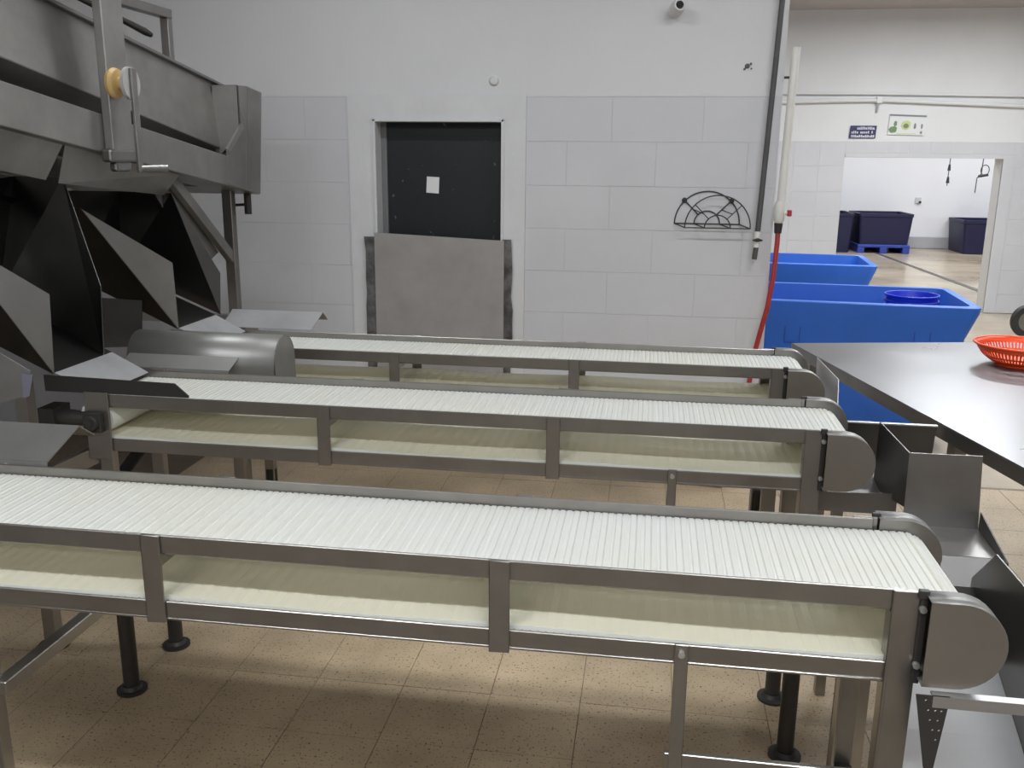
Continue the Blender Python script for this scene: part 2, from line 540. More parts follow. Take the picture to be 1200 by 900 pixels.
def belt_pose(s):
    s %= Ltot
    if s < Lst: return X0B + s, ZC + RB, 0.0
    s -= Lst
    if s < math.pi * RB:
        a = s / RB
        return X1B + RB * math.sin(a), ZC + RB * math.cos(a), a
    s -= math.pi * RB
    if s < Lst:
        sag = -0.004 * math.sin(math.pi * s / Lst * 3) ** 2
        return X1B - s, ZC - RB + sag, math.pi
    s -= Lst
    a = s / RB
    return X0B - RB * math.sin(a), ZC - RB * math.cos(a), math.pi + a


def d_profile(cx, cz, r, xl, n=18):
    pts = [(xl, cz - r), (cx, cz - r)]
    for i in range(1, n):
        a = -90 + 180 * i / n
        pts.append((cx + r * math.cos(R(a)), cz + r * math.sin(R(a))))
    pts += [(cx, cz + r), (xl, cz + r)]
    return pts


def conveyor(Y0, label, left_leg, posts, extras):
    Y1 = Y0 + WID
    root = thing('belt_conveyor', ((X0B + X1B) / 2, Y0 + WID / 2, 0), label, 'conveyor', 'belt conveyors side by side')
    T = 0.006
    for side, y in ((0, Y0), (1, Y1)):
        sgn = 1 if side == 0 else -1
        # upper rail: angle, flange on the face plus narrow inward lip below the belt
        mb = MB().box((-1.60, min(y, y + sgn * T), 0.934), (0.452, max(y, y + sgn * T), ZT))
        mb.box((-1.60, min(y + sgn * T, y + sgn * .012), 0.930), (0.452, max(y + sgn * T, y + sgn * .012), 0.934))
        obj('upper_rail', mb, 'steel_frame', root, bevel=0.0015, seg=1)
        mb = MB().box((-1.60, min(y, y + sgn * T), 0.804), (0.44, max(y, y + sgn * T), 0.838))
        mb.box((-1.60, min(y, y + sgn * .028), 0.800), (0.44, max(y, y + sgn * .028), 0.804))
        obj('lower_rail', mb, 'steel_frame', root, bevel=0.0015, seg=1)
        for px in posts:
            ya, yb = (y - .006, y) if side == 0 else (y, y + .006)
            mb = MB().box((px - .019, ya, 0.796), (px + .019, yb, ZT + .001))
            mb.box((px - .019, min(ya, ya + .0), 0.796), (px - .015, max(yb, yb), ZT + .001))
            pz = obj('post', mb, 'steel_frame', root, bevel=0.0015, seg=1)
        # discharge end leg
        mb = MB()
        ya, yb = (y - .007, y + .03) if side == 0 else (y - .03, y + .007)
        yo = ya if side == 0 else yb - .006
        mb.box((0.415, yo, 0.30), (0.462, yo + .006, ZT + .001))
        mb.box((0.415, ya, 0.30), (0.421, yb, 0.93))
        leg = obj('end_leg', mb, 'steel_frame', root, bevel=0.0015, seg=1)
        ym = (ya + yb) / 2
        fm = MB().tube([(0.438, ym, 0.01), (0.438, ym, 0.42)], .023, 14)
        obj('leg_tube', fm, 'steel_dark', leg, smooth=40)
        obj('foot', MB().lathe((0.438, ym, 0), [(.0, .0), (.046, .0), (.046, .008), (.034, .011), (.027, .022), (.0, .022)], 18), 'steel_dark', leg, smooth=40)
        # bearing slide with bolts between leg and end cover
        yf = ya - .006 if side == 0 else yb
        mb = MB().box((0.456, yf, 0.81), (0.468, yf + .006, ZT - .004))
        mb.box((0.452, yf - .002 if side == 0 else yf, 0.962), (0.468, yf + .008, ZT + .007))
        br = obj('slide_bracket', mb, 'steel_dark', root, bevel=0.001, seg=1)
        for bz, bx_ in ((0.945, .460), (0.845, .460)):
            yb2 = yf - .002 if side == 0 else yf + .008
            obj('bolt', MB().lathe((bx_, yb2, bz), [(0, -.004), (.006, -.004), (.006, .004), (0, .004)], 8, 'y'), 'bolt', br)
        # D shaped end cover: face plate with an inward curved rim
        cx, cz, r = 0.512, 0.896, 0.074
        prof = d_profile(cx, cz, r, 0.464)
        yo = Y0 - .040 if side == 0 else Y1 + .040
        yi = Y0 + .004 if side == 0 else Y1 - .004
        n = len(prof)
        ec = obj('end_cover', MB().plate([(x, yo, z) for x, z in prof], .002, (0, 1, 0)), 'cover_steel', root)
        rim = MB()
        for i in range(n - 1):
            (xa, za), (xb, zb) = prof[i], prof[i + 1]
            rim.add([(xa, yo, za), (xb, yo, zb), (xb, yi, zb), (xa, yi, za)], [(0, 1, 2, 3)])
        obj('cover_back', MB().plate([(x, yi, z) for x, z in prof], .002, (0, 1, 0)), 'steel_frame', ec)
        ro = obj('cover_rim', rim, 'matte_sheet', ec, smooth=40)
        md = ro.modifiers.new('solid', 'SOLIDIFY'); md.thickness = .0015; md.offset = 0
        # drive end plate
        ya, yb = (y - .008, y) if side == 0 else (y, y + .008)
        obj('drive_plate', bx((-1.605, ya, 0.775), (-1.530, yb, 0.978)), 'steel_frame', root, bevel=0.002, seg=1)
        # left leg
        lx = left_leg
        if extras == 'near' and side == 1: continue
        ym = y + sgn * .018
        mb = MB().box((lx - .02, y + sgn * .006 if side == 0 else y - .036, 0.30), (lx + .02, y + .036 if side == 0 else y - .006, 0.80))
        l2 = obj('drive_leg', mb, 'steel_frame', root, bevel=0.002, seg=1)
        obj('leg_tube', MB().tube([(lx, ym, .01), (lx, ym, .40)], .024, 14), 'steel_dark', l2, smooth=40)
        obj('foot', MB().lathe((lx, ym, 0), [(.0, .0), (.046, .0), (.046, .008), (.034, .011), (.027, .022), (.0, .022)], 18), 'steel_dark', l2, smooth=40)
    obj('cross_brace', MB().beam((left_leg + .03, Y0 + .01, .61), (left_leg + .03, Y1 + (.42 if extras == 'near' else -.03), .61), .03, .03), 'steel_frame', root, bevel=0.002, seg=1)
    obj('end_brace', MB().beam((0.438, Y0 + .03, .33), (0.438, Y1 - .03, .33), .03, .03), 'steel_frame', root, bevel=0.002, seg=1)
    # wear strips that carry the belt, and cross bars under it
    for fy in (.25, .5, .75):
        obj('wear_strip', bx((-1.54, Y0 + WID * fy - .010, .924), (0.47, Y0 + WID * fy + .010, .9375)), 'roller', root)
    for px in posts:
        obj('cross_bar', bx((px - .012, Y0 + .006, .905), (px + .012, Y1 - .006, .9235)), 'steel_frame', root)
        obj('return_bar', bx((px - .012, Y0 + .006, .808), (px + .012, Y1 - .006, .829)), 'steel_frame', root)
    # rollers and shaft
    obj('nose_roller', MB().tube([(X1B, Y0 + .012, ZC), (X1B, Y1 - .012, ZC)], RB - .008, 20), 'roller', root, smooth=40)
    dv = obj('drive_roller', MB().tube([(X0B, Y0 + .012, ZC), (X0B, Y1 - .012, ZC)], RB - .008, 20), 'roller', root, smooth=40)
    # belt slats
    for k in range(PITCH_N):
        x, z, a = belt_pose((k + .5) * pt)
        o = bpy.data.objects.new('belt_slat', SLAT)
        COL.objects.link(o)
        adopt(o, root)
        o.location = (x, Y0, z)
        o.rotation_euler = (0, a, 0)
    # side guide at the loading end
    gd = MB().plate([(-1.73, Y0 + .004, 0.972), (-1.285, Y0 + .004, 0.972), (-1.285, Y0 + .004, 0.978), (-1.325, Y0 + .004, 1.012), (-1.73, Y0 + .004, 1.020)], .005, (0, 1, 0))
    obj('side_guide', gd, 'rubber', root)
    # sloping sheet over the drive gear
    sk = MB()
    y0 = Y1 + .006
    xe = -1.315
    xs = -1.69
    sk.plate([(xs, y0, .952), (xe, y0, .952), (xe, y0 + .004, .975), (xs, y0 + .004, .975)], .003, (0, 1, 0))
    sk.plate([(xs, y0 + .004, .975), (xe, y0 + .004, .975), (xe + .012, y0 + .115, 1.028), (xs, y0 + .115, 1.028)], .003)
    sk.plate([(xs, y0 + .115, 1.028), (xe + .012, y0 + .115, 1.028), (xe + .012, y0 + .17, .99), (xs, y0 + .17, .99)], .003)
    sh = obj('gear_sheet', sk, 'pale_sheet' if extras == 'far' else 'matte_sheet', root)
    obj('bolt', MB().lathe((xe - .10, y0 - .002, .964), [(0, -.004), (.005, -.004), (.005, .004), (0, .004)], 8, 'y'), 'bolt', sh)
    # shaft and bearing
    sf = obj('drive_shaft', MB().tube([(X0B, Y0 - .045, ZC), (X0B, Y0 + .02, ZC)], .012, 12), 'steel_dark', root, smooth=40)
    obj('bearing_block', bx((-1.60, Y0 - .03, ZC - .03), (-1.545, Y0 - .006, ZC + .03)).lathe((-1.572, Y0 - .03, ZC), [(0, -.012), (.022, -.012), (.026, .006), (0, .006)], 16, 'y'),
        'steel_dark', sf, bevel=0.003)
    if extras == 'mid':
        # half round motor hood lying along the conveyor
        hy, hz, hr = Y1 + .155, .985, .085
        pr = [(hy - hr, .90)] + [(hy + hr * math.cos(R(a)), hz + hr * math.sin(R(a))) for a in range(180, -1, -12)] + [(hy + hr, .90)]
        xa, xb = -1.70, -1.185
        mb = MB()
        n = len(pr)
        for i in range(n - 1):
            mb.add([(xa, *pr[i]), (xb, *pr[i]), (xb, *pr[i + 1]), (xa, *pr[i + 1])], [(0, 1, 2, 3)])
        hd_ = obj('motor_hood', mb, 'matte_sheet', root, smooth=40)
        md = hd_.modifiers.new('solid', 'SOLIDIFY'); md.thickness = .003
        obj('hood_end', MB().plate([(xb - .002, *q) for q in pr], .003, (1, 0, 0)), 'matte_sheet', hd_)
        obj('hood_back', MB().plate([(xa + .002, *q) for q in pr], .003, (1, 0, 0)), 'matte_sheet', hd_)
        obj('motor', MB().tube([(-1.68, hy, .97), (-1.25, hy, .97)], .055, 18).box((-1.66, hy - .05, .88), (-1.40, hy + .05, .93)), 'steel_dark', root, smooth=40)
        obj('gearbox', MB().tube([(-1.70, Y0 + .01, ZC), (-1.60, Y0 + .01, ZC)], [.028, .020], 14).box((-1.74, Y0 - .03, ZC - .035), (-1.69, Y0 + .05, ZC + .035)), 'steel_dark', sf, smooth=40)
        obj('chain_guard', MB().beam((-1.60, Y0 + .02, .78), (-1.78, Y0 - .16, .70), .02, .05), 'steel_frame', root)
    if True:
        st = obj('strap_leg', bx((0.070, Y0 - .008, 0.0 if extras == 'near' else 0.592), (0.094, Y0 - .001, 0.842)), 'steel_frame', root, bevel=0.0015, seg=1)
        obj('bolt', MB().lathe((0.082, Y0 - .010, .825), [(0, -.004), (.006, -.004), (.006, .004), (0, .004)], 8, 'y'), 'bolt', st)
        obj('side_brace', bx((0.062, Y0 - .004, 0.592), (0.43, Y0 + .008, 0.626)), 'steel_frame', root, bevel=0.0015, seg=1)
    return root


Y_N, Y_M, Y_F = 1.457, 2.372, 3.100
conveyor(Y_N, 'white slatted belt conveyor standing farthest from the block wall', -1.275, (-0.885, -0.236), 'near')
conveyor(Y_M, 'white slatted belt conveyor between two others, with a half-round motor hood', -1.56, (-0.885, -0.240), 'mid')
conveyor(Y_F, 'white slatted belt conveyor next to the block wall', -1.50, (-0.885, -0.246), 'far')

# ------------------------------------------------------------------ grading machine
XT = -1.75
SL = -0.1465


def zb(y): return 1.717 + SL * (y - 2.342)      # underside of the long side beam


gr = thing('grading_machine', (-2.2, 2.6, 0), 'tall dull steel grading machine with an inclined trough and open chutes', 'machine')
ya, yb = 0.9, 3.86
mb = MB()
for (y0, y1) in ((ya, yb),):
    mb.add([(XT, y0, zb(y0)), (XT, y1, zb(y1)), (XT, y1, zb(y1) + .122), (XT, y0, zb(y0) + .122),
            (XT - .16, y0, zb(y0)), (XT - .16, y1, zb(y1)), (XT - .16, y1, zb(y1) + .122), (XT - .16, y0, zb(y0) + .122)],
           [(0, 1, 2, 3), (7, 6, 5, 4), (0, 4, 5, 1), (1, 5, 6, 2), (2, 6, 7, 3), (3, 7, 4, 0)])
obj('side_beam', mb, 'steel_dull', gr, bevel=0.004)
# trough wall set back above the beam
XU = -1.86


def zt(y): return 2.100 + SL * (y - 2.775)


def zl(y): return 1.908 + SL * 1.22 * (y - 2.51)


tw = MB().plate([(XU + .02, ya, zl(ya)), (XU + .02, 3.93, zl(3.93)), (XU - .01, 3.93, zt(3.93)), (XU - .01, ya, zt(ya))], .004)
two = obj('trough_wall', tw, 'steel_dull', gr)
obj('trough_lip', MB().beam((XU, ya, zt(ya)), (XU, 3.93, zt(3.93)), .022, .012), 'steel', two, bevel=0.002)
obj('trough_bottom', MB().plate([(XU + .02, ya, zl(ya)), (XU + .02, 3.93, zl(3.93)), (-2.55, 3.93, zl(3.93) - .05), (-2.55, ya, zl(ya) - .05)], .004), 'steel_dull', gr)
obj('trough_wall', MB().plate([(-2.58, ya, zl(ya) - .06), (-2.58, 3.93, zl(3.93) - .06), (-2.60, 3.93, zt(3.93)), (-2.60, ya, zt(ya))], .004), 'steel_dull', gr)
obj('side_beam', MB().beam((-2.62, ya, zb(ya) + .06), (-2.62, yb, zb(yb) + .06), .10, .12), 'steel_dull', gr, bevel=0.004)
# end box
eb = MB()
eb.plate([(XT + .001, 3.86, 1.495), (XT + .001, 4.005, 1.474), (XT + .001, 4.075, 1.912), (XT + .001, 3.92, 1.930), (XT + .001, 3.845, 1.927), (XT + .001, 3.845, 1.765), (XT + .001, 3.70, 1.658), (XT + .001, 3.70, 1.524)], .006, (1, 0, 0))
ebo = obj('end_box', eb, 'steel_dull', gr)
obj('end_plate', MB().plate([(XT, 4.005, 1.474), (XT, 4.075, 1.912), (-2.62, 4.075, 1.912), (-2.62, 4.005, 1.474)], .005), 'steel_dull', ebo)
obj('end_top', MB().plate([(XT, 3.83, 1.926), (XT, 4.075, 1.913), (-2.62, 4.075, 1.913), (-2.62, 3.83, 1.926)], .005), 'steel', ebo)
obj('end_floor', MB().plate([(XT, 3.76, 1.514), (XT, 4.005, 1.475), (-2.62, 4.005, 1.475), (-2.62, 3.76, 1.514)], .005), 'steel_dull', ebo)
obj('end_side', MB().plate([(XT, 3.83, 1.925), (XU, 3.83, 1.925), (XU, 3.83, 1.62), (XT, 3.83, 1.735)], .004, (0, 1, 0)), 'steel_dull', ebo)
obj('corner_web', MB().beam((XT + .004, 3.852, 1.765), (XT + .004, 3.70, 1.660), .012, .024), 'steel_light', ebo)
obj('fold_seam', MB().beam((XT + .004, 3.925, 1.925), (XT + .004, 3.862, 1.50), .004, .006), 'steel', ebo)
# drain valve under the end box
vv = obj('drain_valve', MB().tube([(-1.80, 3.985, 1.475), (-1.80, 3.985, 1.385)], .016, 12), 'steel_dark', gr, smooth=40)
obj('valve_lever', MB().beam((-1.80, 3.985, 1.428), (-1.86, 3.985, 1.424), .012, .012), 'black', vv)
# adjuster post with crank
po = MB()
po.box((XT, 2.825, 1.655), (XT + .032, 2.945, 2.55))
pob = obj('adjuster_post', po, 'steel_dull', gr, bevel=0.004)
obj('mounting_foot', MB().box((XT, 2.80, 1.618), (XT + .036, 2.955, 1.66)).box((XT, 2.84, 1.588), (XT + .028, 2.93, 1.62)), 'steel', pob, bevel=0.008)
cy, cz = 2.845, 1.862
obj('nylon_wheel', MB().lathe((XT + .053, cy, cz), [(0, -.02), (.043, -.02), (.048, -.008), (.043, .004), (.02, .008), (.02, .036), (0, .036)], 24, 'x'), 'yellow', pob, smooth=35)
ck = obj('crank_disc', MB().lathe((XT + .095, cy, cz), [(0, -.006), (.05, -.006), (.05, .006), (0, .006)], 24, 'x'), 'nylon', pob, smooth=35)
obj('crank_arm', MB().box((XT + .101, cy - .014, cz - .275), (XT + .111, cy + .016, cz + .045)), 'steel', ck, bevel=0.002)
obj('crank_grip', MB().tube([(XT + .103, cy, cz - .262), (XT + .135, cy + .045, cz - .262), (XT + .155, cy + .075, cz - .262)], [.009, .012, .014], 12), 'steel', ck, smooth=40)
# rail frame and lever above the trough
fp = MB().beam((-1.95, 2.4, 2.185), (-1.95, 3.672, 2.185), .04, .035)
fpo = obj('guard_frame', fp, 'steel', gr, bevel=0.003)
obj('frame_upright', MB().beam((-1.95, 3.655, 1.96), (-1.95, 3.655, 2.19), .035, .035, (0, 1, 0)), 'steel', fpo, bevel=0.003)
obj('frame_upright', MB().beam((-1.95, 2.42, 2.06), (-1.95, 2.42, 2.19), .035, .035, (0, 1, 0)), 'steel', fpo, bevel=0.003)
obj('lever', MB().tube([(-1.95, 2.75, 2.20), (-1.95, 3.30, 2.125), (-1.95, 3.49, 2.098), (-1.95, 3.53, 2.092)], [.010, .010, .014, .010], 10), 'steel_dark', gr, smooth=40)

# open chutes
def chute(Y0, Y1, ab):
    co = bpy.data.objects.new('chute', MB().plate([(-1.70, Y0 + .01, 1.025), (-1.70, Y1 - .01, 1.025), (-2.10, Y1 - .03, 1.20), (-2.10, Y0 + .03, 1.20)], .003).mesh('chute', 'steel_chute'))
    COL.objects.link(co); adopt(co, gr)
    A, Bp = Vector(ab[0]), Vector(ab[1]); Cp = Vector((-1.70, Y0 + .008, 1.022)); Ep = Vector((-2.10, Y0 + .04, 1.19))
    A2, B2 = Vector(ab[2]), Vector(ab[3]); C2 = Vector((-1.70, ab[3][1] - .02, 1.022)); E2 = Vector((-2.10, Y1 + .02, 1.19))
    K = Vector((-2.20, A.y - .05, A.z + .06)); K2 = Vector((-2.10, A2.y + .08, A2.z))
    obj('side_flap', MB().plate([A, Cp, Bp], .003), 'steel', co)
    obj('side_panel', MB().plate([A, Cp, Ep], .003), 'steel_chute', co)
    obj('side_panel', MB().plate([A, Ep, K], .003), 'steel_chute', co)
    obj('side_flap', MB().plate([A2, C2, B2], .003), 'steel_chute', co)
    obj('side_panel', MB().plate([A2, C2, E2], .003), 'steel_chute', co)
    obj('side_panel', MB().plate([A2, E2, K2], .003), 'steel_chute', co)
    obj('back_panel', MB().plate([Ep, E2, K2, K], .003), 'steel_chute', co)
    obj('outlet_lip', MB().plate([(-1.70, Y0 + .01, 1.025), (-1.70, Y1 - .01, 1.025), (-1.575, Y1 - .02, .966), (-1.575, Y0 + .02, .966)], .003), 'pale_sheet', co)
    return co


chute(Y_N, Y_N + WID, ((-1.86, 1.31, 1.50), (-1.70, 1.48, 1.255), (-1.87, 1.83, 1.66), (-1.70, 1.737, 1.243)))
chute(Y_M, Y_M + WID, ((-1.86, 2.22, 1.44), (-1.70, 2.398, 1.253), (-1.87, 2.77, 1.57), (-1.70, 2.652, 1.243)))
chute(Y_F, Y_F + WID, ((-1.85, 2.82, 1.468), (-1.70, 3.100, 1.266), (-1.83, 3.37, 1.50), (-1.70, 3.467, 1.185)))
# fascia plates hanging under the beam
for (y0, y1, d0, d1) in ((1.0, 1.92, .115, .115), (1.95, 2.66, .105, .105), (2.67, 3.36, .115, .075)):
    obj('fascia_plate', MB().plate([(-1.785, y0, zb(y0) + .004), (-1.785, y1, zb(y1) + .004), (-1.855, y1, zb(y1) - d1), (-1.855, y0 + .05, zb(y0) - d0)], .003), 'steel_dull', gr)
# unseen back panel added to keep the chutes dark; sheets underneath
obj('shade_panel', MB().plate([(-2.62, ya, .95), (-2.62, 3.7, .95), (-2.62, 3.7, 1.60), (-2.62, ya, 1.95)], .004, (1, 0, 0)), 'steel_dull', gr)
obj('splash_sheet', MB().plate([(-1.90, 2.21, 1.21), (-1.64, 2.20, 1.075), (-1.655, 2.20, 1.008), (-1.90, 2.21, .93)], .003), 'matte_sheet', gr)
obj('under_tray', MB().plate([(-2.35, 3.05, 1.15), (-1.80, 3.05, 1.134), (-1.815, 3.05, .965), (-2.35, 3.05, .93)], .003), 'steel_chute', gr)
obj('film_sheet', MB().plate([(-1.665, 2.196, 1.07), (-1.632, 2.196, 1.065), (-1.65, 2.196, 1.005), (-1.668, 2.196, 1.0)], .002), 'bluegrey', gr)
# legs and braces
for (lx, ly) in ((-1.85, 3.90), (-2.60, 3.90), (-1.97, 2.60), (-2.60, 2.2), (-1.95, 1.10), (-2.60, 1.10)):
    zt_ = min(zb(ly) + .03, 1.52) if ly > 3.5 else zb(ly)
    if (lx, ly) == (-1.97, 2.60): zt_ = 0.95
    lg = obj('leg', bx((lx - .022, ly - .022, .03), (lx + .022, ly + .022, zt_)), 'steel_frame', gr, bevel=0.003)
    obj('foot', MB().lathe((lx, ly, 0), [(0, 0), (.05, 0), (.05, .01), (.03, .018), (.02, .035), (0, .035)], 18), 'steel_dark', lg, smooth=40)
obj('base_rail', MB().beam((-1.97, 2.6, .95), (-1.97, 1.1, .95), .04, .04), 'steel_frame', gr)
obj('base_rail', MB().beam((-2.60, 2.6, .95), (-1.97, 2.6, .95), .04, .04), 'steel_frame', gr)
obj('base_rail', MB().beam((-1.85, 3.9, .92), (-2.60, 3.9, .92), .04, .04), 'steel_frame', gr)
obj('diagonal_brace', MB().beam((-1.85, 3.40, zb(3.40)), (-1.85, 3.90, 1.19), .045, .03, (1, 0, 0)), 'steel_dull', gr, bevel=0.002)
obj('gusset', MB().plate([(-1.875, 3.28, 1.55), (-1.875, 3.42, 1.545), (-1.875, 3.82, 1.23), (-1.875, 3.64, 1.17)], .004, (1, 0, 0)), 'steel_dull', gr)
obj('floor_brace', MB().beam((-2.55, 3.9, .06), (-1.9, 3.9, .85), .05, .03, (0, 1, 0)), 'steel_dark', gr)

# ------------------------------------------------------------------ discharge chutes at the right end
def holes_plate(name, pts, y, t, holes, mt, parent):
    """flat plate in the xz plane with round holes cut through it"""
    me = MB().plate([(x, y, z) for x, z in pts], t, (0, 1, 0)).mesh(name, mt)
    o = bpy.data.objects.new(name, me); COL.objects.link(o)
    cm = MB()
    for (x, z, r) in holes:
        cm.tube([(x, y - .02, z), (x, y + .02, z)], r, 8)
    c = bpy.data.objects.new('cutter', cm.mesh('cutter', mt)); COL.objects.link(c)
    md = o.modifiers.new('cut', 'BOOLEAN'); md.operation = 'DIFFERENCE'; md.object = c; md.solver = 'EXACT'
    bpy.context.view_layer.update()
    dg = bpy.context.evaluated_depsgraph_get()
    nm = bpy.data.meshes.new_from_object(o.evaluated_get(dg))
    o.modifiers.clear(); o.data = nm
    bpy.data.objects.remove(c)
    adopt(o, parent)
    return o


TH = .003
c1 = thing('discharge_chute', (0.62, 1.62, 0), 'folded steel discharge chute under the end of the conveyor with the perforated bracket', 'chute', 'discharge chutes at the belt ends')
obj('slide_panel', MB().plate([(0.515, 1.86, .632), (0.748, 1.86, .632), (0.748, 1.70, .560), (0.515, 1.70, .560)], TH), 'glare_sheet', c1)
obj('slide_panel', MB().plate([(0.515, 1.70, .560), (0.748, 1.70, .560), (0.748, 1.50, .455), (0.515, 1.50, .455)], TH), 'glare_sheet', c1)
obj('outer_wall', MB().plate([(0.75, 2.05, .735), (0.75, 1.935, .843), (0.75, 1.42, .843), (0.75, 1.42, .43), (0.75, 1.50, .452), (0.75, 1.70, .557), (0.75, 1.86, .629), (0.75, 2.05, .66)], TH, (1, 0, 0)), 'steel_chute', c1)
obj('back_wall', MB().plate([(0.515, 1.87, .632), (0.748, 1.87, .632), (0.748, 2.03, .72), (0.515, 2.03, .72)], TH), 'steel_chute', c1)
obj('front_bar', MB().box((0.478, 1.398, .797), (0.75, 1.402, .817)).box((0.478, 1.402, .814), (0.75, 1.415, .817)), 'steel_light', c1)
hl = []
for r_ in range(7):
    for q in range(5):
        x = .458 + .0105 * q + (.005 if r_ % 2 else 0); z = .808 - .0175 * r_
        lo_, hi_ = .455 + .27 * (.818 - z), .504 - .06 * (.818 - z)
        if lo_ + .005 < x < hi_ - .004: hl.append((x + random.uniform(-.001, .001), z, .0022))
holes_plate('perforated_bracket', [(.452, .817), (.504, .817), (.490, .66), (.494 - .012, .66)], 1.400, .003, hl, 'steel_dark', c1)
obj('support_leg', MB().beam((0.74, 1.44, 0.0), (0.74, 1.44, .43), .03, .03, (0, 1, 0)), 'steel_frame', c1)
obj('support_leg', MB().beam((0.74, 2.03, 0.0), (0.74, 2.03, .66), .03, .03, (0, 1, 0)), 'steel_frame', c1)
obj('support_leg', MB().beam((0.525, 2.00, 0.0), (0.525, 2.00, .70), .03, .03, (0, 1, 0)), 'steel_frame', c1)

c2 = thing('discharge_chute', (0.70, 2.40, 0), 'stepped steel discharge chute with a broad upright plate beside the table', 'chute', 'discharge chutes at the belt ends')
obj('catch_plate', MB().plate([(0.655, 2.30, .945), (0.826, 2.30, .946), (0.838, 2.30, .755), (0.658, 2.30, .755)], TH, (0, 1, 0)), 'steel', c2)
obj('step_panel', MB().plate([(0.658, 2.30, .754), (0.838, 2.30, .754), (0.838, 2.145, .744), (0.658, 2.145, .744)], TH), 'steel', c2)
obj('step_panel', MB().plate([(0.658, 2.145, .744), (0.838, 2.145, .744), (0.838, 2.075, .64), (0.658, 2.075, .64)], TH), 'steel_chute', c2)
obj('outer_strip', MB().plate([(0.84, 2.30, .80), (0.84, 2.10, .755), (0.84, 2.10, .66), (0.84, 2.30, .70)], TH, (1, 0, 0)), 'steel_chute', c2)
obj('side_plate', MB().plate([(0.66, 2.625, .932), (0.66, 2.305, .941), (0.66, 2.305, .80), (0.66, 2.625, .735)], TH, (1, 0, 0)), 'steel_chute', c2)
obj('far_plate', MB().plate([(0.571, 2.75, .893), (0.85, 2.75, .895), (0.845, 2.75, .79), (0.571, 2.75, .75)], TH, (0, 1, 0)), 'steel_chute', c2)
obj('far_lip', bx((0.571, 2.735, .893), (0.85, 2.75, .897)), 'steel_light', c2)
obj('floor_panel', MB().plate([(0.475, 2.42, .735), (0.658, 2.42, .735), (0.658, 2.75, .78), (0.475, 2.75, .78)], TH), 'steel', c2)
obj('front_flange', MB().plate([(0.462, 2.42, .787), (0.672, 2.42, .793), (0.672, 2.42, .735), (0.478, 2.42, .735)], TH, (0, 1, 0)), 'steel', c2)
for (x, y, z) in ((.82, 2.28, .74), (.82, 2.73, .79), (.59, 2.73, .76)):
    obj('support_leg', MB().beam((x, y, 0.0), (x, y, z), .03, .03, (0, 1, 0)), 'steel_frame', c2)

c3 = thing('discharge_chute', (0.66, 3.25, 0), 'steel discharge chute with a clipped corner plate beside the table leg', 'chute', 'discharge chutes at the belt ends')
obj('side_plate', MB().plate([(0.62, 3.44, .942), (0.62, 3.035, .955), (0.62, 2.985, .80), (0.62, 3.40, .80)], TH, (1, 0, 0)), 'steel_light', c3)
obj('floor_panel', MB().plate([(0.50, 3.02, .74), (0.62, 3.02, .74), (0.62, 3.42, .78), (0.50, 3.42, .78)], TH), 'steel', c3)
obj('front_flange', MB().plate([(0.50, 3.02, .78), (0.62, 3.02, .78), (0.62, 3.02, .735), (0.50, 3.02, .735)], TH, (0, 1, 0)), 'steel', c3)
obj('corner_web', MB().plate([(0.619, 3.02, .735), (0.619, 3.42, .775), (0.619, 3.40, .81), (0.619, 2.99, .81)], TH, (1, 0, 0)), 'steel', c3)
for (x, y, z) in ((.60, 3.40, .775), (.60, 3.05, .74)):
    obj('support_leg', MB().beam((x, y, 0.0), (x, y, z), .03, .03, (0, 1, 0)), 'steel_frame', c3)

# ------------------------------------------------------------------ steel table with colander
TZ = 0.90
tc = Vector((0.599, 3.922, 0)); tu = Vector((.9765, .2155, 0)); tv = Vector((.2215, -.9752, 0))
TWd, TLn = 1.25, 2.35
tb = thing('steel_table', tuple(tc + tu * TWd / 2 + tv * TLn / 2), 'long stainless steel work table with shiny top', 'table')


def tp(a, b, z): 
    p = tc + tu * a + tv * b
    return (p.x, p.y, z)


top = MB().plate([tp(0, 0, TZ - .0015), tp(TWd, 0, TZ - .0015), tp(TWd, TLn, TZ - .0015), tp(0, TLn, TZ - .0015)], .003, (0, 0, 1))
obj('table_top', top, 'table_steel', tb)
ap = MB()
for (p, q) in (((0, 0), (TWd, 0)), ((TWd, 0), (TWd, TLn)), ((TWd, TLn), (0, TLn)), ((0, TLn), (0, 0))):
    obj('apron', MB().plate([tp(*p, TZ - .003), tp(*q, TZ - .003), tp(*q, TZ - .045), tp(*p, TZ - .045)], .003), 'steel', tb)
for (a, b) in ((.07, .07), (TWd - .07, .07), (.07, TLn - .07), (TWd - .07, TLn - .07), (.07, TLn / 2), (TWd - .07, TLn / 2)):
    lg = MB().beam(tp(a, b, .02), tp(a, b, TZ - .004), .04, .04, tuple(tv))
    lo = obj('table_leg', lg, 'steel_frame', tb, bevel=0.002, seg=1)
    obj('foot', MB().lathe(tp(a, b, 0), [(0, 0), (.03, 0), (.03, .01), (.018, .02), (0, .02)], 14), 'black', lo, smooth=40)

